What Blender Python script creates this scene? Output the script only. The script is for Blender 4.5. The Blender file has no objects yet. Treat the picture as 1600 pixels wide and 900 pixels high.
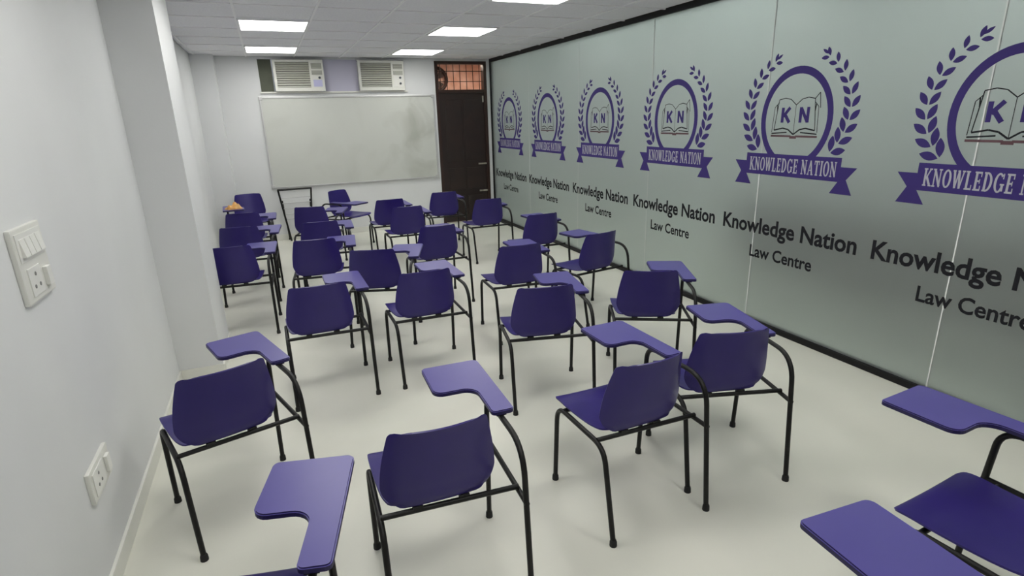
import bpy, bmesh, math, random
from mathutils import Vector, Matrix
random.seed(7)
PI = math.pi
scene = bpy.context.scene
C = scene.collection

# ------------------------------------------------------------------ camera, world, exposure
F_PX, YAW, PITCH, ROLL, CAM_H = 869.8264, 0.3952415, 0.2990953, 0.0289840, 1.7559067
fwd = Vector((math.sin(YAW)*math.cos(PITCH), math.cos(YAW)*math.cos(PITCH), -math.sin(PITCH)))
r0 = Vector((math.cos(YAW), -math.sin(YAW), 0)); d0 = fwd.cross(r0)
rr = r0*math.cos(ROLL) + d0*math.sin(ROLL); dd = -r0*math.sin(ROLL) + d0*math.cos(ROLL)
cam = bpy.data.cameras.new('camera'); cam_o = bpy.data.objects.new('camera', cam); C.objects.link(cam_o)
cam.sensor_fit = 'HORIZONTAL'; cam.sensor_width = 36; cam.lens = F_PX/1600*36; cam.clip_start = .02
cam_o.matrix_world = Matrix(((rr.x, -dd.x, -fwd.x, 0), (rr.y, -dd.y, -fwd.y, 0), (rr.z, -dd.z, -fwd.z, CAM_H), (0, 0, 0, 1)))
scene.camera = cam_o
world = bpy.data.worlds.new('world'); scene.world = world; world.use_nodes = True
world.node_tree.nodes['Background'].inputs[0].default_value = (.8, .85, .9, 1)
world.node_tree.nodes['Background'].inputs[1].default_value = .12
vs = scene.view_settings
vs.view_transform = 'Standard'; vs.look = 'None'; vs.gamma = 1; vs.use_curve_mapping = False
vs.exposure = 1.23
LED = 5.2            # radiance of the room's ceiling panels
LED_BEHIND = 8.5     # panels added behind the frosted glass to brighten it

# ------------------------------------------------------------------ room constants (metres)
XL, XG, YB, YF, H = -.805, 3.613, 9.333, -1.5, 2.67
XC = 5.3             # far side of the space behind the glass

# ------------------------------------------------------------------ materials
def mat(name, col, rough=.5, metal=0, spec=.5, noise=None, bump=None, emit=None):
    m = bpy.data.materials.new(name); m.use_nodes = True
    nt = m.node_tree; b = nt.nodes['Principled BSDF']
    b.inputs['Base Color'].default_value = (*col, 1)
    b.inputs['Roughness'].default_value = rough; b.inputs['Metallic'].default_value = metal
    b.inputs['Specular IOR Level'].default_value = spec
    if emit:
        b.inputs['Emission Color'].default_value = (*emit[0], 1); b.inputs['Emission Strength'].default_value = emit[1]
    tc = None
    if noise or bump:
        tc = nt.nodes.new('ShaderNodeTexCoord')
    if noise:                                    # (scale, second colour, contrast low, high)
        n = nt.nodes.new('ShaderNodeTexNoise'); n.inputs['Scale'].default_value = noise[0]; n.inputs['Detail'].default_value = 4
        r = nt.nodes.new('ShaderNodeValToRGB')
        r.color_ramp.elements[0].position = noise[2]; r.color_ramp.elements[1].position = noise[3]
        r.color_ramp.elements[0].color = (*col, 1); r.color_ramp.elements[1].color = (*noise[1], 1)
        nt.links.new(tc.outputs['Object'], n.inputs['Vector']); nt.links.new(n.outputs['Fac'], r.inputs['Fac'])
        nt.links.new(r.outputs['Color'], b.inputs['Base Color'])
    if bump:                                     # (scale, strength)
        n2 = nt.nodes.new('ShaderNodeTexNoise'); n2.inputs['Scale'].default_value = bump[0]; n2.inputs['Detail'].default_value = 3
        bp = nt.nodes.new('ShaderNodeBump'); bp.inputs['Strength'].default_value = bump[1]; bp.inputs['Distance'].default_value = .01
        nt.links.new(tc.outputs['Object'], n2.inputs['Vector']); nt.links.new(n2.outputs['Fac'], bp.inputs['Height'])
        nt.links.new(bp.outputs['Normal'], b.inputs['Normal'])
    return m

M = {}
M['wall'] = mat('wall_paint', (.74, .75, .75), .6, noise=(1.3, (.70, .71, .71), .35, .7), bump=(60, .04))
M['floor'] = mat('floor_vinyl', (.77, .765, .675), .36, spec=.35, noise=(.9, (.71, .71, .625), .4, .68))
M['tile'] = mat('ceiling_tile', (.86, .86, .885), .9, spec=.1, noise=(55, (.82, .82, .85), .45, .6), bump=(70, .25))
M['tbar'] = mat('ceiling_grid', (.90, .90, .91), .5)
M['slab'] = mat('ceiling_slab', (.35, .35, .35), .9)
M['skirt'] = mat('skirting', (.76, .76, .70), .35)
M['led'] = mat('led_diffuser', (.9, .9, .9), .4, emit=((1., .99, .955), LED))
M['led2'] = mat('led_diffuser_added', (.9, .9, .9), .4, emit=((.96, 1., .97), LED_BEHIND))
M['ledframe'] = mat('led_frame', (.85, .85, .85), .4)
M['black'] = mat('black_metal', (.006, .006, .0055), .42, metal=.0, spec=.32, noise=(30, (.011, .010, .009), .5, .7))
M['rubber'] = mat('rubber', (.012, .012, .012), .75)
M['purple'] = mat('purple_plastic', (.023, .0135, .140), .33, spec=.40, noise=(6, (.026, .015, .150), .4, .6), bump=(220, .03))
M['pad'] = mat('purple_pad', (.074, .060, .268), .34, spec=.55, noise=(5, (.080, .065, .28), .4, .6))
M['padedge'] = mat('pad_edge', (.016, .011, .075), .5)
M['screw'] = mat('steel', (.55, .55, .55), .3, metal=1)
M['alu'] = mat('aluminium', (.62, .62, .61), .38, metal=.6)
M['wood'] = mat('dark_wood', (.018, .0105, .009), .42, noise=(4, (.026, .014, .011), .4, .65))
M['woodframe'] = mat('dark_wood_frame', (.03, .013, .009), .4)
M['brass'] = mat('bolt_metal', (.55, .5, .42), .35, metal=.8)
M['ac'] = mat('ac_plastic', (.72, .72, .66), .42)
M['acslat'] = mat('ac_grille', (.52, .525, .47), .5, noise=(3, (.46, .465, .38), .4, .7))
M['acdark'] = mat('ac_recess', (.34, .345, .30), .7)
M['acbtn'] = mat('ac_button', (.06, .07, .08), .5)
M['sticker'] = mat('ac_sticker', (.50, .50, .72), .4)
M['lav'] = mat('lavender_board', (.50, .49, .60), .6)
M['olive'] = mat('olive_gap_sheet', (.13, .14, .105), .8, noise=(5, (.10, .11, .08), .4, .7))
M['switch'] = mat('switch_plastic', (.74, .74, .69), .35)
M['switch2'] = mat('switch_rocker', (.80, .80, .76), .3)
M['slot'] = mat('socket_slot', (.22, .22, .21), .6)
M['printp'] = mat('print_violet', (.046, .030, .165), .6, spec=.2)
M['printk'] = mat('print_black', (.012, .012, .016), .6, spec=.2)
M['printl'] = mat('print_pale', (.42, .42, .47), .6)
M['printr'] = mat('print_maroon', (.11, .05, .06), .55)
M['seal'] = mat('seal_strip', (.78, .80, .78), .4)
M['channel'] = mat('black_channel', (.008, .008, .009), .5, spec=.25)
M['warm'] = mat('warm_wall', (.80, .56, .46), .7, noise=(5, (.66, .38, .28), .35, .65))
M['warmdark'] = mat('grille_metal', (.03, .014, .010), .5)
M['orange'] = mat('orange_cloth', (.72, .36, .10), .8, noise=(18, (.80, .52, .22), .4, .65))
M['rung'] = mat('grey_wire', (.50, .50, .50), .5)
M['counter'] = mat('dark_counter', (.03, .03, .032), .5)
M['countertop'] = mat('counter_top', (.05, .05, .05), .3)

def whiteboard_mat():
    m = mat('whiteboard_surface', (.60, .615, .57), .22, spec=.45)
    nt = m.node_tree; b = nt.nodes['Principled BSDF']
    tc = nt.nodes.new('ShaderNodeTexCoord')
    n = nt.nodes.new('ShaderNodeTexNoise'); n.inputs['Scale'].default_value = 1.7; n.inputs['Detail'].default_value = 5; n.inputs['Distortion'].default_value = .6
    # smudged marker residue, heavier on the right half of the board
    sep = nt.nodes.new('ShaderNodeSeparateXYZ')
    g = nt.nodes.new('ShaderNodeMapRange'); g.inputs['From Min'].default_value = .2; g.inputs['From Max'].default_value = 1.0
    g.inputs['To Min'].default_value = .25; g.inputs['To Max'].default_value = 1.0
    r = nt.nodes.new('ShaderNodeMapRange'); r.inputs['From Min'].default_value = .5; r.inputs['From Max'].default_value = .72
    mu = nt.nodes.new('ShaderNodeMath'); mu.operation = 'MULTIPLY'
    mix = nt.nodes.new('ShaderNodeMix'); mix.data_type = 'RGBA'
    mix.inputs['A'].default_value = (.60, .615, .57, 1); mix.inputs['B'].default_value = (.43, .44, .39, 1)
    nt.links.new(tc.outputs['Object'], n.inputs['Vector']); nt.links.new(tc.outputs['Object'], sep.inputs[0])
    nt.links.new(sep.outputs['X'], g.inputs['Value']); nt.links.new(n.outputs['Fac'], r.inputs['Value'])
    nt.links.new(g.outputs[0], mu.inputs[0]); nt.links.new(r.outputs[0], mu.inputs[1])
    nt.links.new(mu.outputs[0], mix.inputs['Factor']); nt.links.new(mix.outputs['Result'], b.inputs['Base Color'])
    return m
M['board'] = whiteboard_mat()

def glass_mat():
    m = bpy.data.materials.new('frosted_glass'); m.use_nodes = True
    nt = m.node_tree; b = nt.nodes['Principled BSDF']; out = nt.nodes['Material Output']
    b.inputs['Base Color'].default_value = (.40, .43, .417, 1); b.inputs['Roughness'].default_value = .30
    b.inputs['Specular IOR Level'].default_value = .5
    rf = nt.nodes.new('ShaderNodeBsdfRefraction'); rf.inputs['Color'].default_value = (.88, .93, .91, 1)
    rf.inputs['Roughness'].default_value = .58; rf.inputs['IOR'].default_value = 1.4
    mx = nt.nodes.new('ShaderNodeMixShader'); mx.inputs[0].default_value = .6
    nt.links.new(b.outputs[0], mx.inputs[1]); nt.links.new(rf.outputs[0], mx.inputs[2])
    nt.links.new(mx.outputs[0], out.inputs['Surface'])
    return m
M['glass'] = glass_mat()

# ------------------------------------------------------------------ mesh helpers
class MB:
    def __init__(s): s.v, s.f = [], []
    def add(s, vs, fs):
        k = len(s.v); s.v += [tuple(p) for p in vs]; s.f += [tuple(i+k for i in f) for f in fs]; return s
    def box(s, x0, x1, y0, y1, z0, z1):
        return s.add([(x0,y0,z0),(x1,y0,z0),(x1,y1,z0),(x0,y1,z0),(x0,y0,z1),(x1,y0,z1),(x1,y1,z1),(x0,y1,z1)],
                     [(3,2,1,0),(4,5,6,7),(0,1,5,4),(1,2,6,5),(2,3,7,6),(3,0,4,7)])
    def tube(s, pts, r, n=10, cap=True):
        pts = [Vector(p) for p in pts]; rings = []; k = len(s.v); ref = None
        for i, p in enumerate(pts):
            t = (pts[min(i+1, len(pts)-1)] - pts[max(i-1, 0)]).normalized()
            if ref is None:
                ref = Vector((0, 0, 1)) if abs(t.z) < .9 else Vector((1, 0, 0))
            a = (ref - t*ref.dot(t)).normalized(); ref = a; b = t.cross(a)
            rad = r[i] if isinstance(r, (list, tuple)) else r
            s.v += [tuple(p + a*math.cos(2*PI*j/n)*rad + b*math.sin(2*PI*j/n)*rad) for j in range(n)]
        for i in range(len(pts)-1):
            for j in range(n):
                s.f.append((k+i*n+j, k+i*n+(j+1) % n, k+(i+1)*n+(j+1) % n, k+(i+1)*n+j))
        if cap:
            s.f.append(tuple(k+j for j in range(n))[::-1]); s.f.append(tuple(k+(len(pts)-1)*n+j for j in range(n)))
        return s
    def prism(s, poly, z0, z1):                  # poly counter-clockwise in x, y
        n = len(poly)
        return s.add([(x, y, z0) for x, y in poly] + [(x, y, z1) for x, y in poly],
                     [tuple(range(n))[::-1], tuple(range(n, 2*n))] + [(i, (i+1) % n, n+(i+1) % n, n+i) for i in range(n)])
    def mesh(s, name, m, smooth=False, bevel=0):
        me = bpy.data.meshes.new(name); me.from_pydata(s.v, [], s.f)
        if bevel:
            bm = bmesh.new(); bm.from_mesh(me)
            bmesh.ops.bevel(bm, geom=[e for e in bm.edges if len(e.link_faces) == 2 and e.calc_face_angle(0) > .6], offset=bevel, segments=2, affect='EDGES', profile=.7)
            bm.to_mesh(me); bm.free()
        for mm in (m if isinstance(m, list) else [m]): me.materials.append(M[mm])
        me.update()
        if smooth:
            me.polygons.foreach_set('use_smooth', [True]*len(me.polygons))
            try: me.set_sharp_from_angle(angle=math.radians(42))
            except Exception: pass
        return me
    def build(s, name, m, parent=None, smooth=False, bevel=0):
        return link(name, s.mesh(name, m, smooth, bevel), parent)
def link(name, data, parent=None):
    o = bpy.data.objects.new(name, data); C.objects.link(o); o.parent = parent; return o
def empty(name, loc=(0,0,0), rz=0, parent=None):
    o = bpy.data.objects.new(name, None); C.objects.link(o); o.location = loc; o.rotation_euler = (0, 0, rz); o.parent = parent
    o.empty_display_size = .1; return o
def tag(o, label=None, cat=None, group=None, kind=None):
    if label: o['label'] = label
    if cat: o['category'] = cat
    if group: o['group'] = group
    if kind: o['kind'] = kind
    return o
def copy_tree(o, parent=None):
    c = o.copy(); C.objects.link(c); c.parent = parent
    for ch in list(o.children): copy_tree(ch, c)
    return c
def arc(cx, cy, r, a0, a1, n):
    return [(cx+r*math.cos(a0+(a1-a0)*i/n), cy+r*math.sin(a0+(a1-a0)*i/n)) for i in range(n+1)]
def smooth_path(pts, radius, n=7):
    """polyline with rounded corners"""
    P = [Vector(p) for p in pts]; out = [P[0]]
    for i in range(1, len(P)-1):
        a = (P[i-1]-P[i]); b = (P[i+1]-P[i]); rad = min(radius[i-1] if isinstance(radius, (list, tuple)) else radius, a.length*.98, b.length*.98)
        A = P[i]+a.normalized()*rad; B = P[i]+b.normalized()*rad
        for k in range(n+1):
            t = k/n; out.append(A*(1-t)**2 + P[i]*2*t*(1-t) + B*t*t)
    out.append(P[-1]); return out

# ------------------------------------------------------------------ the room shell
def struct(name, mb, m, parent=None, **k):
    o = mb.build(name, m, parent, **k)
    if parent is None: o['kind'] = 'structure'
    return o
T = .12
HC = 3.7  # ceiling height behind the glass, raised so the added lights stay hidden
tag(struct('floor', MB().box(XL-.3, XC+.1, YF-.1, 11.2, -.08, 0), 'floor'), 'pale cream glossy floor under all the purple chairs', 'floor')
ceil = struct('ceiling', MB().box(XL-.3, XG+.06, YF-.1, YB+T, H+.03, H+.12), 'slab')
tag(ceil, 'grey suspended tile ceiling with white grid lines', 'ceiling')
wl = struct('wall_left', MB().box(XL-T, XL, YF, YB+T, 0, H+.03), 'wall')
tag(wl, 'plain white left wall with protruding pilasters', 'wall')
struct('pilaster', MB().box(XL-.01, -.522, 4.285, 4.98, 0, H+.03), 'wall', wl)
struct('pilaster', MB().box(XL-.01, -.52, 9.09, YB+.02, 0, H+.03), 'wall', wl)
tag(struct('wall_front', MB().box(XL-T, XC+.1, YF-T, YF, 0, H+.03), 'wall'), 'white wall behind the viewer', 'wall')
# back wall with the strip opening of the air conditioners and the doorway
OX0, OX1, OZ0, OZ1 = .03, 2.15, 2.195, 2.645
DX0, DX1, DZ1 = 2.645, 3.535, 2.64
wb = MB()
wb.box(XL-T, OX0, YB, YB+T, 0, H+.03)
wb.box(OX0, OX1, YB, YB+T, 0, OZ0)
wb.box(OX0, OX1, YB, YB+T, OZ1, H+.03)
wb.box(OX1, DX0, YB, YB+T, 0, H+.03)
wb.box(DX0, DX1, YB, YB+T, DZ1, H+.03)
wb.box(DX1, XC+.1, YB, YB+T, 0, H+.03)
tag(struct('wall_back', wb, 'wall'), 'white back wall holding the whiteboard and the brown door', 'wall')
tag(struct('ceiling_landing', MB().box(2.0, 4.3, YB+T, 10.7, H+.03, H+.12), 'slab'), 'ceiling of the landing beyond the door', 'ceiling')
cc = MB().box(XG-.02, XC+.1, YF-T, YB+T, HC, HC+.1); cc.box(XG-.02, XG+.06, YF-T, YB+T, H+.12, HC); cc.box(XG+.06, XC+.1, YB, YB+T, H+.03, HC); cc.box(XG+.06, XC+.1, YF-T, YF, H+.03, HC)
tag(struct('ceiling_corridor', cc, 'wall'), 'unseen high ceiling behind the frosted glass, raised to hide the added lights', 'ceiling')
tag(struct('wall_corridor', MB().box(XC, XC+.1, YF, YB, 0, HC), 'wall'), 'pale wall of the space behind the frosted glass', 'wall')
# skirting
bb = MB().box(XL, XL+.014, YF, 4.285, 0, .085)
tag(struct('baseboard_left', bb, 'skirt', bevel=.003), 'cream skirting board along the left wall', 'baseboard')
bb2 = MB().box(XL, XL+.014, 4.98, 9.09, 0, .085); bb2.box(-.522, -.510, 4.285, 4.98, 0, .085); bb2.box(XL, -.510, 4.273, 4.285, 0, .085)
tag(struct('baseboard_pilaster', bb2, 'skirt', bevel=.003), 'cream skirting around the pilaster and the far left wall', 'baseboard')
tag(struct('baseboard_back', MB().box(-.52, DX0-.06, YB-.014, YB, 0, .085), 'skirt', bevel=.003), 'cream skirting under the whiteboard', 'baseboard')

# strip opening behind the air conditioners: dark gap sheet and boards
tag(struct('trim_1', MB().box(OX0, .21, YB+.07, YB+.10, OZ0, OZ1), 'olive'), 'dark olive sheet standing in for the open gap beside the left air conditioner', 'panel')  # the gap's dark depth is put into this sheet's colour
tag(struct('trim_2', MB().box(.93, 1.425, YB-.006, YB+.03, OZ0, OZ1), 'lav'), 'lavender filler board between the two air conditioners', 'panel')
tag(struct('trim_3', MB().box(OX0-.02, OX1+.03, YB-.028, YB, OZ0-.022, OZ0), 'skirt'), 'pale ledge under the air conditioners', 'ledge')

# ceiling grid, tiles and light panels
TX, TY = .643, .667
xs = [-.105 + TX*k for k in range(-2, 7)]
ys = [6.037 + TY*k for k in range(-12, 6)]
LIGHT_CELLS = {(ix, iy) for ix in (2, 5) for iy in (3, 6, 9, 12, 15)}
tile_me = {}
def clampx(a): return max(XL, min(XG-.02, a))
def clampy(a): return max(YF, min(YB, a))
def ceiling_light(cx, cy, w, d, label, group, m='led'):
    t = empty('ceiling_light', (cx, cy, H-.012)); tag(t, label, 'light panel', group)
    fr = MB(); e = .018
    fr.box(-w/2, w/2, -d/2, -d/2+e, 0, .03); fr.box(-w/2, w/2, d/2-e, d/2, 0, .03)
    fr.box(-w/2, -w/2+e, -d/2+e, d/2-e, 0, .03); fr.box(w/2-e, w/2, -d/2+e, d/2-e, 0, .03)
    fr.build('frame', 'ledframe', t)
    MB().box(-w/2+e, w/2-e, -d/2+e, d/2-e, .004, .02).build('diffuser', m, t)
    return t
LIGHT_LABELS = {
    (2, 15): 'square ceiling light above the left air conditioner, nearest the whiteboard',
    (5, 15): 'square ceiling light nearest the brown door',
    (2, 12): 'larger-looking square ceiling light on the left, second from the whiteboard',
    (5, 12): 'square ceiling light on the right, second from the brown door',
    (2, 9): 'ceiling light just above the top edge on the left, third from the whiteboard',
    (2, 6): 'ceiling light overhead left, fourth from the whiteboard', (5, 6): 'ceiling light overhead right, fourth from the brown door',
    (2, 3): 'ceiling light above the viewer on the left, fifth from the whiteboard', (5, 3): 'ceiling light above the viewer on the right, fifth from the brown door',
    (5, 9): 'ceiling light cut by the top edge, third from the brown door'}
for ix in range(len(xs)-1):
    for iy in range(len(ys)-1):
        x0, x1, y0, y1 = clampx(xs[ix]), clampx(xs[ix+1]), clampy(ys[iy]), clampy(ys[iy+1])
        if x1-x0 < .05 or y1-y0 < .05: continue
        if (ix, iy) in LIGHT_CELLS:
            lab = LIGHT_LABELS[(ix, iy)]
            ceiling_light((x0+x1)/2, (y0+y1)/2, x1-x0-.012, y1-y0-.012, lab, 'ceiling light panels'); continue
        key = (round(x1-x0, 3), round(y1-y0, 3))
        if key not in tile_me:
            w, d = key; tile_me[key] = MB().box(-w/2+.009, w/2-.009, -d/2+.009, d/2-.009, 0, .015).mesh('ceiling_tile', 'tile', bevel=.003)
        o = link('ceiling_tile', tile_me[key], ceil); o.location = ((x0+x1)/2, (y0+y1)/2, H+.006)
for x in xs:
    if XL+.05 < x < XG-.05: MB().box(x-.010, x+.010, YF, YB, H-.002, H+.010).build('grid_bar', 'tbar', ceil)
for y in ys:
    if YF+.05 < y < YB-.02: MB().box(XL, XG-.02, y-.010, y+.010, H-.0015, H+.010).build('grid_bar', 'tbar', ceil)
for yy, lab in ((2.6, 'nearest the viewer'), (5.4, 'midway along it'), (7.9, 'at its door end')):  # unseen panels added to light the frosted glass from behind
    o = ceiling_light(4.5, yy, .6, 1.2, 'added unseen light that brightens the frosted glass from behind, ' + lab, 'added lights behind the glass', 'led2'); o.location.z = HC-.03

# ------------------------------------------------------------------ frosted glass wall on the right
wr = empty('wall_right'); tag(wr, 'frosted glass partition printed with violet emblems and lettering', 'glass wall', kind='structure')
MB().box(XG-.02, XG+.045, YF, YB, H-.045, H+.03).build('top_channel', 'channel', wr)
MB().box(XG-.02, XG+.045, YF, YB, 0, .045).build('bottom_channel', 'channel', wr)
MB().box(XG-.02, XG+.045, YB-.03, YB, .045, H-.045).build('end_channel', 'channel', wr)
seams = [-1.09, .41, 1.912, 3.414, 4.88, 6.35, 7.82]
edges = [YF] + seams + [YB-.03]
for a, b in zip(edges[:-1], edges[1:]):
    MB().box(XG, XG+.012, a+.003, b-.003, .045, H-.045).build('glass_panel', 'glass', wr)
for y in seams:
    MB().box(XG-.001, XG+.013, y-.004, y+.004, .045, H-.045).build('seal_strip', 'seal', wr)

# --- print on the glass: 2-D shapes in (across, up), the reader sees them from inside the room
PRINT_ROT = Matrix(((0, 0, -1), (-1, 0, 0), (0, 1, 0)))        # local x -> -Y, local y -> +Z, local z -> -X
def flat(polys, name, m, lift=0.0):
    b = MB()
    for p in polys: b.add([(x, y, lift) for x, y in p], [tuple(range(len(p)))])
    me = b.mesh(name, m); return me
def ring_poly(cx, cy, ri, ro, n=64):
    out = []
    for i in range(n):
        a, b = 2*PI*i/n, 2*PI*(i+1)/n
        out.append([(cx+ri*math.cos(a), cy+ri*math.sin(a)), (cx+ro*math.cos(a), cy+ro*math.sin(a)), (cx+ro*math.cos(b), cy+ro*math.sin(b)), (cx+ri*math.cos(b), cy+ri*math.sin(b))])
    return out
def bar(x0, y0, x1, y1, w):
    dx, dy = x1-x0, y1-y0; L = math.hypot(dx, dy); nx, ny = -dy/L*w/2, dx/L*w/2
    return [(x0-nx, y0-ny), (x1-nx, y1-ny), (x1+nx, y1+ny), (x0+nx, y0+ny)]
def poly_line(pts, w): return [bar(*pts[i], *pts[i+1], w) for i in range(len(pts)-1)]
def rect(x0, x1, y0, y1): return [(x0, y0), (x1, y0), (x1, y1), (x0, y1)]
# slab-serif capitals on a unit-high cell; each returns (width, polygons)
def glyph(ch):
    t, th, sf = .17, .10, .08                       # stem, thin stroke, serif height
    P = []
    def stem(x, y0=0, y1=1, w=t): P.append(rect(x-w/2, x+w/2, y0, y1))
    def serif(x, y, w=.30): P.append(rect(x-w/2, x+w/2, y-(sf if y > .5 else 0), y+(0 if y > .5 else sf)))
    def elli(cx, rx, a0, a1, n=14):
        o = []
        for i in range(n):
            A, B = a0+(a1-a0)*i/n, a0+(a1-a0)*(i+1)/n
            o.append([(cx+(rx-t)*math.cos(A), .5+.41*math.sin(A)), (cx+rx*math.cos(A), .5+.51*math.sin(A)), (cx+rx*math.cos(B), .5+.51*math.sin(B)), (cx+(rx-t)*math.cos(B), .5+.41*math.sin(B))])
        return [q if a1 > a0 else q[::-1] for q in o]
    if ch == 'K':
        stem(.16); serif(.16, 0); serif(.16, 1); P.append(bar(.24, .42, .56, .95, th)); P.append(bar(.30, .52, .60, .06, t)); serif(.58, 1, .24); serif(.62, 0, .26); return .74, P
    if ch == 'N':
        stem(.14, w=th); stem(.60, w=th); P.append(bar(.13, .95, .61, .05, t)); serif(.12, 1, .24); serif(.14, 0, .26); serif(.60, 1, .26); return .76, P
    if ch == 'O': return .74, elli(.36, .34, 0, 2*PI, 26)
    if ch == 'W':
        for a, b, w in ((.10, .27, t), (.27, .45, th), (.45, .62, t), (.62, .82, th)):
            P.append(bar(a, .97 if w == t else .03, b, .03 if w == t else .97, w))
        serif(.10, 1, .24); serif(.45, 1, .2); serif(.82, 1, .24); return .94, P
    if ch == 'L':
        stem(.16); serif(.16, 1); serif(.16, 0); P.append(rect(.16, .54, 0, th)); P.append(rect(.47, .54, 0, .28)); return .60, P
    if ch == 'E':
        stem(.16); serif(.16, 0); serif(.16, 1); P.append(rect(.16, .54, 0, th)); P.append(rect(.16, .54, 1-th, 1)); P.append(rect(.2, .44, .46, .55))
        P.append(rect(.47, .54, 0, .27)); P.append(rect(.47, .54, .73, 1)); P.append(rect(.39, .45, .38, .62)); return .62, P
    if ch == 'D':
        stem(.16); serif(.14, 0, .24); serif(.14, 1, .24); P += elli(.24, .42, -PI/2, PI/2); P.append(rect(.1, .26, 0, .09)); P.append(rect(.1, .26, .91, 1)); return .72, P
    if ch == 'G':
        P += elli(.36, .34, .25*PI, 1.78*PI, 22); P.append(rect(.52, .69, .08, .44)); P.append(rect(.44, .74, .38, .46)); P.append(rect(.58, .66, .70, .98)); return .78, P
    if ch == 'A':
        P.append(bar(.12, .03, .36, .98, th)); P.append(bar(.36, .98, .60, .03, t)); P.append(rect(.2, .52, .28, .36)); serif(.12, 0, .24); serif(.61, 0, .27); return .76, P
    if ch == 'T':
        stem(.34); serif(.34, 0); P.append(rect(.04, .64, 1-th, 1)); P.append(rect(.04, .11, .72, 1)); P.append(rect(.57, .64, .72, 1)); return .68, P
    if ch == 'I':
        stem(.17); serif(.17, 0); serif(.17, 1); return .34, P
    return .34, []
def line_of(text, width, height, cx, cy):
    x, polys = 0, []
    for ch in text:
        w, P = glyph(ch); polys += [[(px+x, py) for px, py in p] for p in P]; x += w+.05
    x -= .05; sx = width/x
    return [[((px-x/2)*sx+cx, (py-.5)*height+cy) for px, py in p] for p in polys]

emblem_meshes = {}
RO, RI = .313, .264
emblem_meshes['ring'] = flat([[(x, y*1.166-.052) for x, y in p] for p in ring_poly(0, 0, RI+.004, RO)], 'ring', 'printp')
tailL = [[(-.545, -.375), (-.475, -.46), (-.425, -.46), (-.425, -.375)], [(-.475, -.46), (-.53, -.56), (-.36, -.56), (-.425, -.46)]]
tailR = [[(-x, y) for x, y in p][::-1] for p in tailL]
emblem_meshes['ribbon'] = flat([rect(-.425, .425, -.477, -.313)] + tailL + tailR, 'ribbon', 'printp', .0004)
emblem_meshes['ribbon_lettering'] = flat(line_of('KNOWLEDGE', .465, .105, -.155, -.395) + line_of('NATION', .29, .105, .25, -.395), 'ribbon_lettering', 'printl', .0009)
def leaf(cx, cy, ang, L, W):
    pts = []
    for i in range(9):
        t = i/8; pts.append((t*L, W/2*math.sin(PI*t)**.85))
    for i in range(7, 0, -1):
        t = i/8; pts.append((t*L, -W/2*math.sin(PI*t)**.85))
    c, s = math.cos(ang), math.sin(ang)
    return [(cx+x*c-y*s, cy+x*s+y*c) for x, y in pts]
def laurel(sign):
    polys = []; n = 10
    for k in range(n):
        a = math.radians(222 - (222-124)*k/(n-1)); R_ = .425+.012*math.sin(k/(n-1)*PI); sc = 1 - .45*(k/(n-1))
        x, y = R_*math.cos(a), R_*math.sin(a)-.005; tan = a - PI/2
        for da in (.62, -.62):
            ox, oy = math.cos(tan+da)*.010+math.cos(tan)*.004, math.sin(tan+da)*.010+math.sin(tan)*.004
            polys.append(leaf(x+ox, y+oy, tan+da, .112*sc, .050*sc))
    polys.append(leaf(R_*math.cos(a)+.02, R_*math.sin(a)+.02, tan, .06, .02))
    if sign > 0: polys = [[(-x, y) for x, y in p][::-1] for p in polys]
    return polys
emblem_meshes['laurel_branch'] = flat(laurel(-1), 'laurel_branch', 'printp')
emblem_meshes['laurel_branch_r'] = flat(laurel(1), 'laurel_branch', 'printp')
bk = []
def mirrored(pts): return [(-x, y) for x, y in pts]
page = [(0, .045), (-.05, .085), (-.10, .095), (-.155, .085)]
pageb = [(0, -.165), (-.05, -.13), (-.10, -.12), (-.18, -.135)]
for side in (lambda p: p, mirrored):
    bk += poly_line(side(page), .006) + poly_line(side(pageb), .010) + poly_line(side([(-.155, .085), (-.18, -.135)]), .006)
    bk += poly_line(side([(-.155, .065), (-.19, .03), (-.20, -.15)]), .005) + poly_line(side([(-.06, -.15), (-.20, -.16)]), .009)
    bk += poly_line(side([(-.17, .05), (-.165, .0)]), .008)
bk += poly_line([(0, .045), (0, -.165)], .004) + poly_line([(.155, .085), (.19, .125), (.205, .02)], .006)
emblem_meshes['book_outline'] = flat(bk, 'book_outline', 'printk', .0002)
emblem_meshes['book_base'] = flat([bar(-.205, -.178, -.02, -.178, .014), bar(.02, -.178, .205, -.178, .014), bar(-.03, -.185, .03, -.185, .02)], 'book_base', 'printr', .0003)
def sans(ch, x0, y0, w, h, t):
    if ch == 'K': P = [rect(0, t, 0, 1), bar(t*.8, .42, w-.02, 1, t*.95), bar(t*1.3, .55, w, 0, t*1.0)]
    else: P = [rect(0, t, 0, 1), rect(w-t, w, 0, 1), bar(t*.5, .97, w-t*.5, .03, t*.95)]
    return [[(x0+px*h, y0+py*h) for px, py in p] for p in P]
emblem_meshes['book_initials'] = flat(sans('K', -.125, -.080, .72, .108, .24) + sans('N', .035, -.080, .80, .108, .23), 'book_initials', 'printp', .0006)

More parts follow.
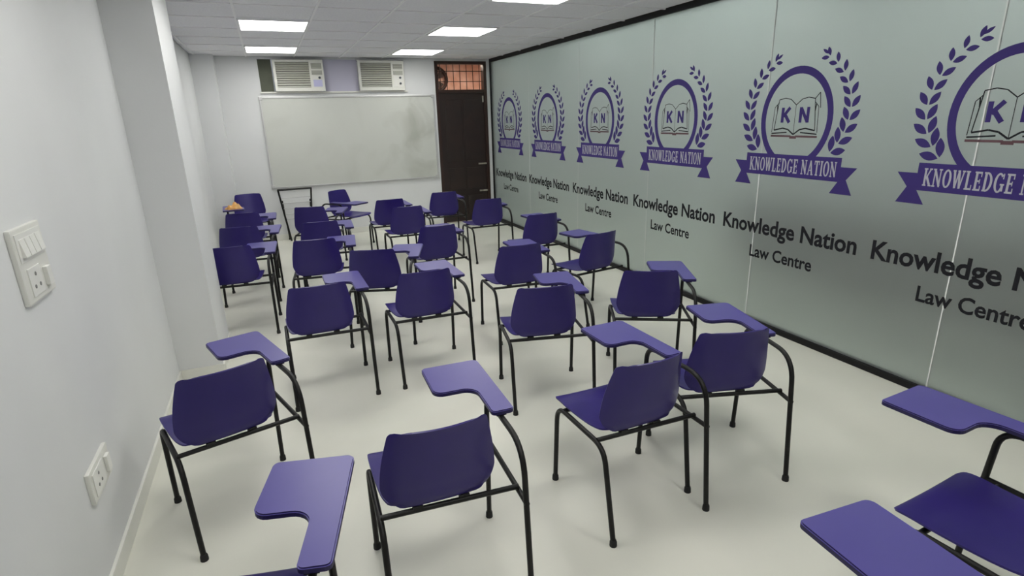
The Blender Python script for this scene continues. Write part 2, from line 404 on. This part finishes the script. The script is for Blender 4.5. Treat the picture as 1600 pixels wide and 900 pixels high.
def text_mesh(name, body, width, offset):
    cu = bpy.data.curves.new(name, 'FONT'); cu.body = body; cu.size = 1; cu.offset = offset; cu.extrude = 0; cu.resolution_u = 3; cu.fill_mode = 'FRONT'
    o = bpy.data.objects.new(name, cu); C.objects.link(o); bpy.context.view_layer.update()
    me = bpy.data.meshes.new_from_object(o.evaluated_get(bpy.context.evaluated_depsgraph_get()))
    bpy.data.objects.remove(o); bpy.data.curves.remove(cu)
    xs_ = [v.co.x for v in me.vertices]; w = max(xs_)-min(xs_); x0 = min(xs_)
    return me, x0, w
def text_print(name, body, width, cap, offset):
    me, x0, w = text_mesh(name, body, width, offset)
    top = max(v.co.y for v in me.vertices)
    sx = width/w; sy = cap/top
    for v in me.vertices: v.co = ((v.co.x-x0-w/2)*sx, v.co.y*sy, 0)
    me.materials.clear(); me.materials.append(M['printk']); me.name = name
    return me
name_me = text_print('name_lettering', 'Knowledge Nation', 1.255, .124, .026)
law_me = text_print('centre_lettering', 'Law Centre', .60, .098, .021)
for k in range(6):
    yc = 8.575 - 1.36*k
    m4 = Matrix.Translation((XG-.0012, yc, 1.733)) @ PRINT_ROT.to_4x4()
    e = link('emblem', emblem_meshes['ring'], wr); e.matrix_world = m4
    e['label'] = 'violet laurel emblem printed on the glass, %s from the door end' % ('first', 'second', 'third', 'fourth', 'fifth', 'sixth')[k]
    for part in ('ribbon', 'ribbon_lettering', 'laurel_branch', 'laurel_branch_r', 'book_outline', 'book_base', 'book_initials'):
        link(emblem_meshes[part].name.split('.')[0], emblem_meshes[part], e)
    t1 = link('name_lettering', name_me, wr); t1.matrix_world = Matrix.Translation((XG-.0012, yc, .782)) @ PRINT_ROT.to_4x4()
    t2 = link('centre_lettering', law_me, wr); t2.matrix_world = Matrix.Translation((XG-.0012, yc, .580)) @ PRINT_ROT.to_4x4()

# guessed table, added and shaped to give the dark band in the glass
ct = empty('table', (4.55, 2.3, 0)); tag(ct, 'guessed dark table added to give the dark band in the frosted glass', 'table')
MB().box(-.36, .36, -2.0, 2.0, .90, .94).build('top', 'countertop', ct, bevel=.006)
MB().box(-.31, -.28, -1.95, 1.95, .30, .90).build('front_panel', 'counter', ct)
for sx in (-1, 1):
    for sy in (-1, 1): MB().box(sx*.28-.025, sx*.28+.025, sy*1.9-.025, sy*1.9+.025, 0, .90).build('leg', 'counter', ct)

# ------------------------------------------------------------------ door with transom
dr = empty('door_1', (DX0, YB, 0)); tag(dr, 'dark brown wooden door with a barred transom at the end of the glass wall', 'door', kind='structure')
W = DX1-DX0
fr = MB(); fr.box(0, .05, -.012, T, 0, DZ1); fr.box(W-.05, W, -.012, T, 0, DZ1); fr.box(.05, W-.05, -.012, T, DZ1-.045, DZ1); fr.box(.05, W-.05, -.012, T, 2.15, 2.20)
fr.build('door_frame', 'woodframe', dr, bevel=.004)
leafm = MB().box(.05, W-.05, .02, .06, .01, 2.15); lf = leafm.build('door_leaf', 'wood', dr, bevel=.003)
for z0, z1 in ((.12, .45), (.57, .93), (1.05, 2.04)):
    for x0, x1 in ((.15, .42), (.47, .74)):
        MB().box(x0, x1, .008, .022, z0, z1).build('door_panel', 'wood', dr, bevel=.006)
for z in (.985, .52):
    b = MB(); b.box(W-.20, W-.02, -.004, .012, z-.012, z+.012); b.tube([(W-.15, -.008, z), (W-.15, -.035, z)], .006, 8); b.build('bolt', 'brass', dr)
MB().box(W-.085, W-.065, -.006, .014, 2.0, 2.10).build('tower_bolt', 'brass', dr)
# transom: iron grille in front of an unglazed opening
for k in range(7):
    x = .05 + (W-.10)*(k+.5)/7
    MB().tube([(x, .05, 2.20), (x, .05, DZ1-.045)], .006, 6).build('grille_bar', 'warmdark', dr)
for z in (2.33, 2.49):
    MB().box(.05, W-.05, .045, .055, z-.005, z+.005).build('grille_bar', 'warmdark', dr)
# warm-lit landing beyond the door
lw = MB(); lw.box(2.2, 4.1, 10.5, 10.6, 0, H+.03); lw.box(2.1, 2.2, YB+T, 10.6, 0, H+.03); lw.box(4.1, 4.2, YB+T, 10.6, 0, H+.03)
tag(struct('wall_landing', lw, 'warm'), 'warm brown wall seen through the transom', 'wall')
fan = empty('exhaust_fan', (2.98, 10.44, 2.43)); tag(fan, 'dark round exhaust fan seen through the transom', 'fan')
b = MB()
rp = [(.20*math.cos(2*PI*i/24), 0, .20*math.sin(2*PI*i/24)) for i in range(25)]
b.tube(rp, .03, 8, cap=False); b.build('housing', 'warmdark', fan, smooth=True)
for k in range(4):
    a = k*PI/2+.3; q = MB()
    q.add([(0, .0, 0), (.17*math.cos(a), -.02, .17*math.sin(a)), (.17*math.cos(a+.8), .02, .17*math.sin(a+.8)), (0, .012, 0), (.17*math.cos(a), -.008, .17*math.sin(a)), (.17*math.cos(a+.8), .032, .17*math.sin(a+.8))],
          [(0, 1, 2), (5, 4, 3), (0, 3, 4, 1), (1, 4, 5, 2), (2, 5, 3, 0)])
    q.build('blade', 'warmdark', fan)
MB().tube([(0, -.03, 0), (0, .04, 0)], .04, 12).build('hub', 'warmdark', fan)
lb = empty('landing_fill_lamp', (3.3, 9.70, H-.02)); tag(lb, 'added unseen lamp that brightens the landing behind the transom', 'lamp')
MB().box(-.3, .3, -.1, .1, 0, .05).build('housing', 'ledframe', lb)  # unseen lamp, added to brighten the wall behind the transom
M['lampwarm'] = mat('landing_fill_glow', (.9, .8, .7), .5, emit=((1, .84, .70), 14))
MB().box(-.28, .28, -.08, .08, -.012, 0).build('diffuser', 'lampwarm', lb)

# ------------------------------------------------------------------ whiteboard
wbx0, wbx1, wbz0, wbz1 = -.02, 2.60, .80, 2.125
w_ = empty('whiteboard', ((wbx0+wbx1)/2, YB, (wbz0+wbz1)/2)); tag(w_, 'large smudged whiteboard in a thin aluminium frame on the back wall', 'whiteboard')
hw, hh = (wbx1-wbx0)/2, (wbz1-wbz0)/2
MB().box(-hw+.012, hw-.012, -.022, -.002, -hh+.012, hh-.012).build('writing_surface', 'board', w_)
for nm, bx in (('frame_rail', (-hw, hw, hh-.022, hh)), ('frame_rail', (-hw, hw, -hh, -hh+.022)), ('frame_rail', (-hw, -hw+.022, -hh+.022, hh-.022)), ('frame_rail', (hw-.022, hw, -hh+.022, hh-.022))):
    MB().box(bx[0], bx[1], -.032, -.002, bx[2], bx[3]).build(nm, 'alu', w_, bevel=.004)
for sx in (-1, 1):
    for sz in (-1, 1):
        x, z = sx*(hw-.02), sz*(hh-.02)
        MB().box(x-.026, x+.026, -.036, -.001, z-.026, z+.026)  .build('corner_cap', 'alu', w_, bevel=.006)

# ------------------------------------------------------------------ window air conditioners
def air_conditioner(x0, x1, label, stick, dy, rz=0):
    w = x1-x0; h = .435; t = empty('air_conditioner', ((x0+x1)/2, YB-dy, OZ0+.002), rz); tag(t, label, 'air conditioner', 'window air conditioners')
    # hollow front fascia, body going back into the wall
    f = MB(); gx0, gx1 = -w/2+.035, w/2-.20; gz0, gz1 = .05, h-.035; D = .06
    f.box(-w/2, gx0, 0, D, 0, h); f.box(gx0, gx1, 0, D, 0, gz0); f.box(gx0, gx1, 0, D, gz1, h); f.box(gx1, w/2, 0, D, 0, h)
    f.build('fascia', 'ac', t, bevel=.004)
    MB().box(-w/2+.02, w/2-.02, D, .62, .01, h-.01).build('body', 'ac', t)
    MB().box(gx0, gx1, .035, .05, gz0, gz1).build('filter', 'acdark', t)
    n = 11
    for k in range(n):
        z = gz0 + (gz1-gz0)*(k+.5)/n
        MB().add([(gx0, .004, z-.012), (gx1, .004, z-.012), (gx1, .026, z+.008), (gx0, .026, z+.008), (gx0, .004, z-.007), (gx1, .004, z-.007), (gx1, .026, z+.013), (gx0, .026, z+.013)],
                 [(3,2,1,0),(4,5,6,7),(0,1,5,4),(1,2,6,5),(2,3,7,6),(3,0,4,7)]).build('grille_slat', 'acslat', t)
    cx0, cx1 = gx1+.03, w/2-.025
    for z0, z1 in ((.31, .385), (.225, .285)):
        p = MB().box(cx0, cx1, -.006, .0, z0, z1).build('outlet_vent', 'acdark', t, bevel=.002)
        for k in range(3):
            z = z0+(z1-z0)*(k+.5)/3; MB().box(cx0+.006, cx1-.006, -.012, -.004, z-.005, z+.005).build('vane', 'acslat', p)
    MB().box(cx0, cx1, -.004, 0, .055, .215).build('control_panel', 'switch', t, bevel=.002)
    if stick: MB().box(cx0+.01, cx1-.01, -.006, -.004, .06, .155).build('energy_sticker', 'sticker', t)
    for q, z in enumerate((.185, .10) if not stick else (.185,)):
        b = MB(); b.tube([((cx0+cx1)/2+.03, -.004, z), ((cx0+cx1)/2+.03, -.022, z)], [.018, .015], 14); b.build('knob', 'acbtn', t, smooth=True)
    return t
air_conditioner(.225, .92, 'window air conditioner beside the dark olive gap, with a lavender sticker', True, .10, -.03)
air_conditioner(1.43, 2.13, 'window air conditioner on the right, nearer the brown door', False, .08, 0.0)

# ------------------------------------------------------------------ left wall switches
def plate(name, y0, y1, z0, z1, label, cat):
    t = empty(name, (XL, (y0+y1)/2, (z0+z1)/2)); tag(t, label, cat)
    w, h = (y1-y0)/2, (z1-z0)/2
    MB().box(0, .016, -w, w, -h, h).build('plate', 'switch', t, bevel=.005)
    return t, w, h
t, w, h = plate('switch_board', 2.22, 2.475, 1.20, 1.452, 'cream switch board with a socket on the left wall, above the lower outlet', 'switch')
MB().box(.016, .019, -w+.02, w-.02, .015, h-.018).build('switch_bezel', 'switch2', t, bevel=.001)
for k in range(4):
    y = -w+.035+(2*w-.07)*(k+.5)/4; m_ = MB()
    m_.add([(.018, y-.02, .03), (.018, y+.02, .03), (.018, y+.02, .09), (.018, y-.02, .09), (.030, y-.02, .03), (.030, y+.02, .03), (.021, y+.02, .09), (.021, y-.02, .09)],
           [(3,2,1,0),(4,5,6,7),(0,1,5,4),(1,2,6,5),(2,3,7,6),(3,0,4,7)]); m_.build('rocker', 'switch2', t)
soc = MB().box(.016, .020, -.085, .02, -h+.02, -.01).build('socket', 'switch2', t, bevel=.002)
for y, z in ((-.032, -.035), (-.055, -.075), (-.012, -.075)):
    MB().tube([(.0195, y, z), (.0212, y, z)], .007, 10).build('socket_hole', 'slot', soc)
MB().box(.016, .030, .045, .085, -h+.03, -.03).build('rocker', 'switch2', t, bevel=.003)
t, w, h = plate('wall_outlet', 2.275, 2.53, .385, .515, 'small cream outlet plate low on the left wall near the skirting', 'outlet')
s_ = MB().box(.016, .020, -w+.025, .03, -h+.018, h-.018).build('socket', 'switch2', t, bevel=.002)
for y, z in ((-.04, .022), (-.06, -.018), (-.02, -.018)):
    MB().tube([(.0195, y, z), (.0212, y, z)], .007, 10).build('socket_hole', 'slot', s_)
MB().box(.016, .029, .055, .095, -.035, .035).build('rocker', 'switch2', t, bevel=.003)

# ------------------------------------------------------------------ the writing chairs
def shell_mesh(name, profile, thick, wrap, zcurve, nu=16):
    """profile rows: (half width, y, z); wrap bends the sides forward, zcurve lifts them"""
    bm = bmesh.new(); rows = []
    for i, (hw_, y, z) in enumerate(profile):
        wk = wrap[i]; zk = zcurve[i]; row = []
        for j in range(nu+1):
            u = -1+2*j/nu; x = hw_*u; q = (x/.2)**2
            row.append(bm.verts.new((x, y+wk*q+(.011*abs(u)**9 if wk > .018 else 0), z+zk*q)))
        rows.append(row)
    for a, b in zip(rows[:-1], rows[1:]):
        for j in range(nu): bm.faces.new((a[j], a[j+1], b[j+1], b[j]))
    bmesh.ops.recalc_face_normals(bm, faces=bm.faces[:])
    bmesh.ops.solidify(bm, geom=bm.faces[:], thickness=thick)
    bmesh.ops.recalc_face_normals(bm, faces=bm.faces[:])
    me = bpy.data.meshes.new(name); bm.to_mesh(me); bm.free(); me.materials.append(M['purple'])
    me.polygons.foreach_set('use_smooth', [True]*len(me.polygons)); me.set_sharp_from_angle(angle=math.radians(50)); return me
def interp(pts, n):
    """Catmull-Rom through rows of equal length"""
    out = []
    for i in range(len(pts)-1):
        p0, p1, p2, p3 = pts[max(i-1, 0)], pts[i], pts[i+1], pts[min(i+2, len(pts)-1)]
        for k in range(n):
            t = k/n; out.append(tuple(.5*((2*b)+(-a+c)*t+(2*a-5*b+4*c-d)*t*t+(-a+3*b-3*c+d)*t**3) for a, b, c, d in zip(p0, p1, p2, p3)))
    out.append(tuple(pts[-1])); return out
def round_ends(rows, rs, re):
    """narrow the first / last rows so the outline has round corners"""
    P = [Vector((0, r[1], r[2])) for r in rows]; s = [0]
    for a, b in zip(P[:-1], P[1:]): s.append(s[-1]+(b-a).length)
    L = s[-1]; out = []
    for r, q in zip(rows, s):
        hw_ = r[0]
        if rs and q < rs: hw_ -= rs*(1-math.sqrt(max(0, 1-((rs-q)/rs)**2)))
        if re and L-q < re: e = re-(L-q); hw_ -= re*(1-math.sqrt(max(0, 1-(e/re)**2)))
        out.append((hw_,)+tuple(r[1:]))
    return out
def refine_ends(rows, r0_, r1_):
    return round_ends(rows, r0_, r1_)
back_rows = interp([(.092, -.180, .447, .010, .0), (.132, -.196, .454, .014, .0), (.180, -.211, .482, .022, .0), (.205, -.222, .528, .030, 0), (.207, -.233, .57, .036, 0), (.199, -.248, .64, .042, 0), (.186, -.263, .71, .046, .0), (.176, -.273, .755, .047, .0), (.171, -.279, .777, .048, .0), (.168, -.283, .788, .048, 0)], 3)
back_rows = round_ends(back_rows, .022, .020)
back_me = shell_mesh('backrest', [r[:3] for r in back_rows], .007, [r[3] for r in back_rows], [r[4] for r in back_rows])
seat_rows = interp([(.168, -.178, .462, .0, .012), (.185, -.150, .452, 0, .014), (.20, -.09, .444, 0, .016), (.208, 0, .441, 0, .016), (.213, .09, .446, 0, .012), (.215, .15, .453, 0, .008), (.214, .19, .452, 0, .006), (.211, .21, .444, 0, .005), (.207, .218, .434, 0, .005)], 3)
seat_rows = round_ends(seat_rows, .03, .045)
seat_me = shell_mesh('seat', [r[:3] for r in seat_rows], .007, [r[3] for r in seat_rows], [r[4] for r in seat_rows])

def pad_poly():
    x1, x2, xn, yf, yw, yr = .078, .343, .252, .457, .187, -.045
    r = .028; P = []
    P += arc(x2-.018, yr+.018, .018, -PI/2, 0, 4)
    P += arc(x2-r, yf-r, r, 0, PI/2, 5)
    P += arc(x1+.02, yf-.02, .02, PI/2, PI, 5)
    P += arc(x1+.045, yw+.045, .045, PI, 1.5*PI, 6)
    P += arc(xn-.062, yw-.062, .062, PI/2, 0, 7)        # concave inner corner
    P += arc(xn+.02, yr+.02, .02, PI, 1.5*PI, 4)
    return P
def pad_mesh():
    poly = pad_poly(); b = MB().prism(poly, .650, .668)
    me = bpy.data.meshes.new('writing_pad'); me.from_pydata(b.v, [], b.f)
    bm = bmesh.new(); bm.from_mesh(me)
    top = [e for e in bm.edges if all(v.co.z > .66 for v in e.verts)]
    bmesh.ops.bevel(bm, geom=top, offset=.004, segments=2, affect='EDGES')
    bm.to_mesh(me); bm.free()
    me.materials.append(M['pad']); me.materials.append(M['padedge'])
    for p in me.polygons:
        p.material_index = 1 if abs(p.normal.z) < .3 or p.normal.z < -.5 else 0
    return me
pad_me = pad_mesh()
R_T = .0115
XLG, XRG = -.218, .290
def chair_frame_meshes():
    out = []
    def leg(a, b): return MB().tube([a, b], R_T, 10).mesh('leg', 'black', smooth=True)
    def cap(p): return MB().tube([(p[0], p[1], 0), (p[0], p[1], .022), (p[0], p[1], .030)], [.0165, .0155, .0125], 10).mesh('foot_cap', 'rubber', smooth=True)
    ztop = .425
    FLf, RLf, FRf, RRf = (XLG, .188, .012), (XLG, -.321, .012), (XRG, .188, .012), (XRG, -.321, .012)
    # left side: low inverted U at seat height
    cFL, cRL = Vector((XLG, .165, ztop)), Vector((XLG, -.235, ztop))
    pFL = Vector(FLf)+(cFL-Vector(FLf))*.80; pRL = Vector(RLf)+(cRL-Vector(RLf))*.74
    out.append(('leg', leg(FLf, pFL), cap(FLf))); out.append(('leg', leg(RLf, pRL), cap(RLf)))
    out.append(('side_rail', MB().tube(smooth_path([pFL, cFL, cRL, pRL], .078), R_T, 10).mesh('side_rail', 'black', smooth=True), None))
    # right side: tall inverted U that carries the pad
    za = .636
    cFR, cRR = Vector((XRG, .150, za)), Vector((XRG, -.262, za))
    pFR = Vector(FRf)+(cFR-Vector(FRf))*.88; pRR = Vector(RRf)+(cRR-Vector(RRf))*.78
    out.append(('leg', leg(FRf, pFR), cap(FRf))); out.append(('leg', leg(RRf, pRR), cap(RRf)))
    out.append(('arm_rail', MB().tube(smooth_path([pFR, cFR, cRR, pRR], [.07, .125], 9), R_T, 10).mesh('arm_rail', 'black', smooth=True), None))
    out.append(('seat_rail', MB().tube([(XRG, .172, ztop), (XRG, -.292, ztop-.01)], R_T*.9, 10).mesh('seat_rail', 'black', smooth=True), None))
    # cross bars under the shell
    out.append(('crossbar', MB().tube([(XLG, -.182, ztop+.008), (XRG, -.205, ztop+.008)], R_T*.9, 10).mesh('crossbar', 'black', smooth=True), None))
    out.append(('crossbar', MB().tube([(XLG, .115, ztop-.004), (XRG, .115, ztop-.004)], R_T*.9, 10).mesh('crossbar', 'black', smooth=True), None))
    for x in (-.085, .085):
        out.append(('shell_mount', MB().box(x-.018, x+.018, -.197, -.172, ztop+.006, .451).mesh('shell_mount', 'rubber'), None))
    for y in (-.03, .09):
        out.append(('pad_bracket', MB().box(XRG-.02, XRG+.02, y-.012, y+.012, za+.008, .6505).mesh('pad_bracket', 'black'), None))
    return out
FRAME = chair_frame_meshes()
def make_chair():
    t = empty('writing_chair')
    link('seat', seat_me, t); link('backrest', back_me, t); link('writing_pad', pad_me, t)
    for nm, me, cp in FRAME:
        o = link(nm, me, t)
        if cp: link('foot_cap', cp, o)
    return t
G = 'purple writing chairs with tablet arms'
CHAIRS = [  # x, y, turn, label
 (-.380, 2.659, .312, 'purple writing chair closest to the left wall socket, turned slightly left'),
 (.403, 1.851, -.039, 'purple writing chair in the front middle, its backrest seen whole beside the cropped pad'),
 (1.324, 1.960, .023, 'purple writing chair with its seat in view, touching the chair on its right'),
 (1.926, 2.036, -.266, 'purple writing chair nearest the glass wall, right of the touching front pair'),
 (1.996, .768, .067, 'purple writing chair cut off by the right edge, seat and pad in view'),
 (1.093, .430, -.068, 'purple writing chair of which only the pad shows at the bottom right'),
 (-.320, 1.388, -.255, 'purple writing chair of which only the large pad shows at the bottom, left of centre'),
 (.161, 3.781, .006, 'purple writing chair directly behind the one by the left wall socket, third row'),
 (.851, 3.781, .001, 'purple writing chair in the third row, straight ahead of the front middle chair'),
 (1.454, 3.080, -.211, 'purple writing chair just ahead of the chair whose seat shows, centre right'),
 (2.263, 3.044, -.482, 'purple writing chair by the glass, under the fourth lettering, turned right'),
 (-.410, 5.330, -.053, 'purple writing chair nearest the viewer in the left wall column, half behind the pilaster'),
 (-.359, 6.313, -.088, 'purple writing chair second from the viewer in the left wall column'),
 (-.369, 7.279, -.030, 'purple writing chair third from the viewer in the left wall column, below the orange cloth'),
 (-.350, 8.700, PI+.06, 'purple writing chair facing the viewer by the left wall, orange cloth on its pad'),
 (.285, 5.270, -.120, 'purple writing chair just behind the third row, left of its overlapping neighbour'),
 (.715, 4.600, -.330, 'purple writing chair turned right, overlapped on its left by another chair, left of centre'),
 (.395, 6.189, -.071, 'purple writing chair in the middle of the second column from the left'),
 (.420, 7.330, -.280, 'purple writing chair at the far end of the second column, before the black frame stand'),
 (1.335, 7.420, .013, 'purple writing chair half hidden behind another, under the middle of the whiteboard'),
 (1.398, 6.690, .003, 'purple writing chair covering the right half of the chair behind it, centre column'),
 (1.366, 5.323, .06, 'purple writing chair in the centre column, third from the whiteboard'),
 (2.157, 7.717, -.046, 'purple writing chair in front of the brown door, farthest on the right'),
 (2.424, 6.729, .014, 'purple writing chair beside the door end of the glass, second from the door'),
 (2.504, 5.384, .044, 'purple writing chair third from the door beside the glass wall'),
 (1.742, 4.180, -.059, 'purple writing chair with a pad peeking above its backrest, centre right'),
 (2.481, 4.258, .192, 'purple writing chair turned left beside the glass, under the third lettering'),
 (.980, 8.390, 3.79, 'purple writing chair alone below the whiteboard, turned to face the door side'),
]
first = make_chair()
for i, (x, y, a, lab) in enumerate(CHAIRS):
    o = first if i == 0 else copy_tree(first)
    o.location = (x, y, 0); o.rotation_euler = (0, 0, a); tag(o, lab, 'chair', G)

# ------------------------------------------------------------------ small things
# orange cloth on the pad of the chair that faces us
def cloth():
    n, m_ = 14, 12; b = MB(); rnd = random.Random(3)
    hts = [[0]*(m_+1) for _ in range(n+1)]
    top, bot = [], []
    for i in range(n+1):
        for j in range(m_+1):
            u, v = i/n-.5, j/m_-.5; e = max(0, 1-(2*u)**4)*max(0, 1-(2*v)**4)
            z = .006 + e*(.03+.028*math.sin(9*u+4*v)+.022*math.sin(13*v-5*u+1)+.012*rnd.random())
            x = u*.19*(1+.12*math.sin(7*v)); y = v*.15*(1+.15*math.sin(6*u+1))
            top.append((x, y, max(.004, z))); bot.append((x, y, 0))
    k = (n+1)*(m_+1); f = []
    for i in range(n):
        for j in range(m_):
            a = i*(m_+1)+j; q = (a, a+m_+1, a+m_+2, a+1); f.append(q); f.append(tuple(x+k for x in q)[::-1])
    rim = [i*(m_+1) for i in range(n+1)] + [n*(m_+1)+j for j in range(1, m_+1)] + [i*(m_+1)+m_ for i in range(n-1, -1, -1)] + [j for j in range(m_-1, 0, -1)]
    for a, c in zip(rim, rim[1:]+rim[:1]): f.append((a, a+k, c+k, c))
    b.add(top+bot, f); return b
oc = cloth().build('orange_cloth', 'orange', smooth=True); oc.location = (-.535, 8.37, .6685); oc.rotation_euler = (0, 0, .4)
tag(oc, 'crumpled orange cloth lying on the pad of the chair facing the viewer', 'cloth')

# bare black frame stand under the whiteboard
st = empty('frame_stand', (.29, 9.2, 0)); tag(st, 'bare black metal frame stand with thin grey rungs below the whiteboard', 'stand')
tl, tr, bl, br_ = (-.24, .0, .785), (.235, .0, .785), (-.15, -.03, .012), (.16, -.03, .012)
MB().tube([bl, tl], .014, 8).build('post', 'black', st, smooth=True)
MB().tube([br_, tr], .013, 8).build('post', 'black', st, smooth=True)
MB().tube([(-.25, 0, .785), (.245, 0, .785)], .013, 8).build('top_bar', 'black', st, smooth=True)
for sx in (-1, 1):
    MB().tube([(sx*.17, .09, .012), (sx*.2, .008, .62)], .009, 8).build('back_prop', 'black', st, smooth=True)
for z in (.66, .58, .50, .42, .34):
    t_ = (z-.012)/(.785-.012); xa = bl[0]+(tl[0]-bl[0])*t_; xb = br_[0]+(tr[0]-br_[0])*t_; yy = bl[1]+(tl[1]-bl[1])*t_
    MB().tube([(xa, yy, z), (xb, yy, z)], .005, 6).build('rung', 'rung', st, smooth=True)
for p in (bl, br_, (-.17, .09, 0), (.17, .09, 0)):
    MB().tube([(p[0], p[1], 0), (p[0], p[1], .02)], .014, 8).build('foot', 'rubber', st)
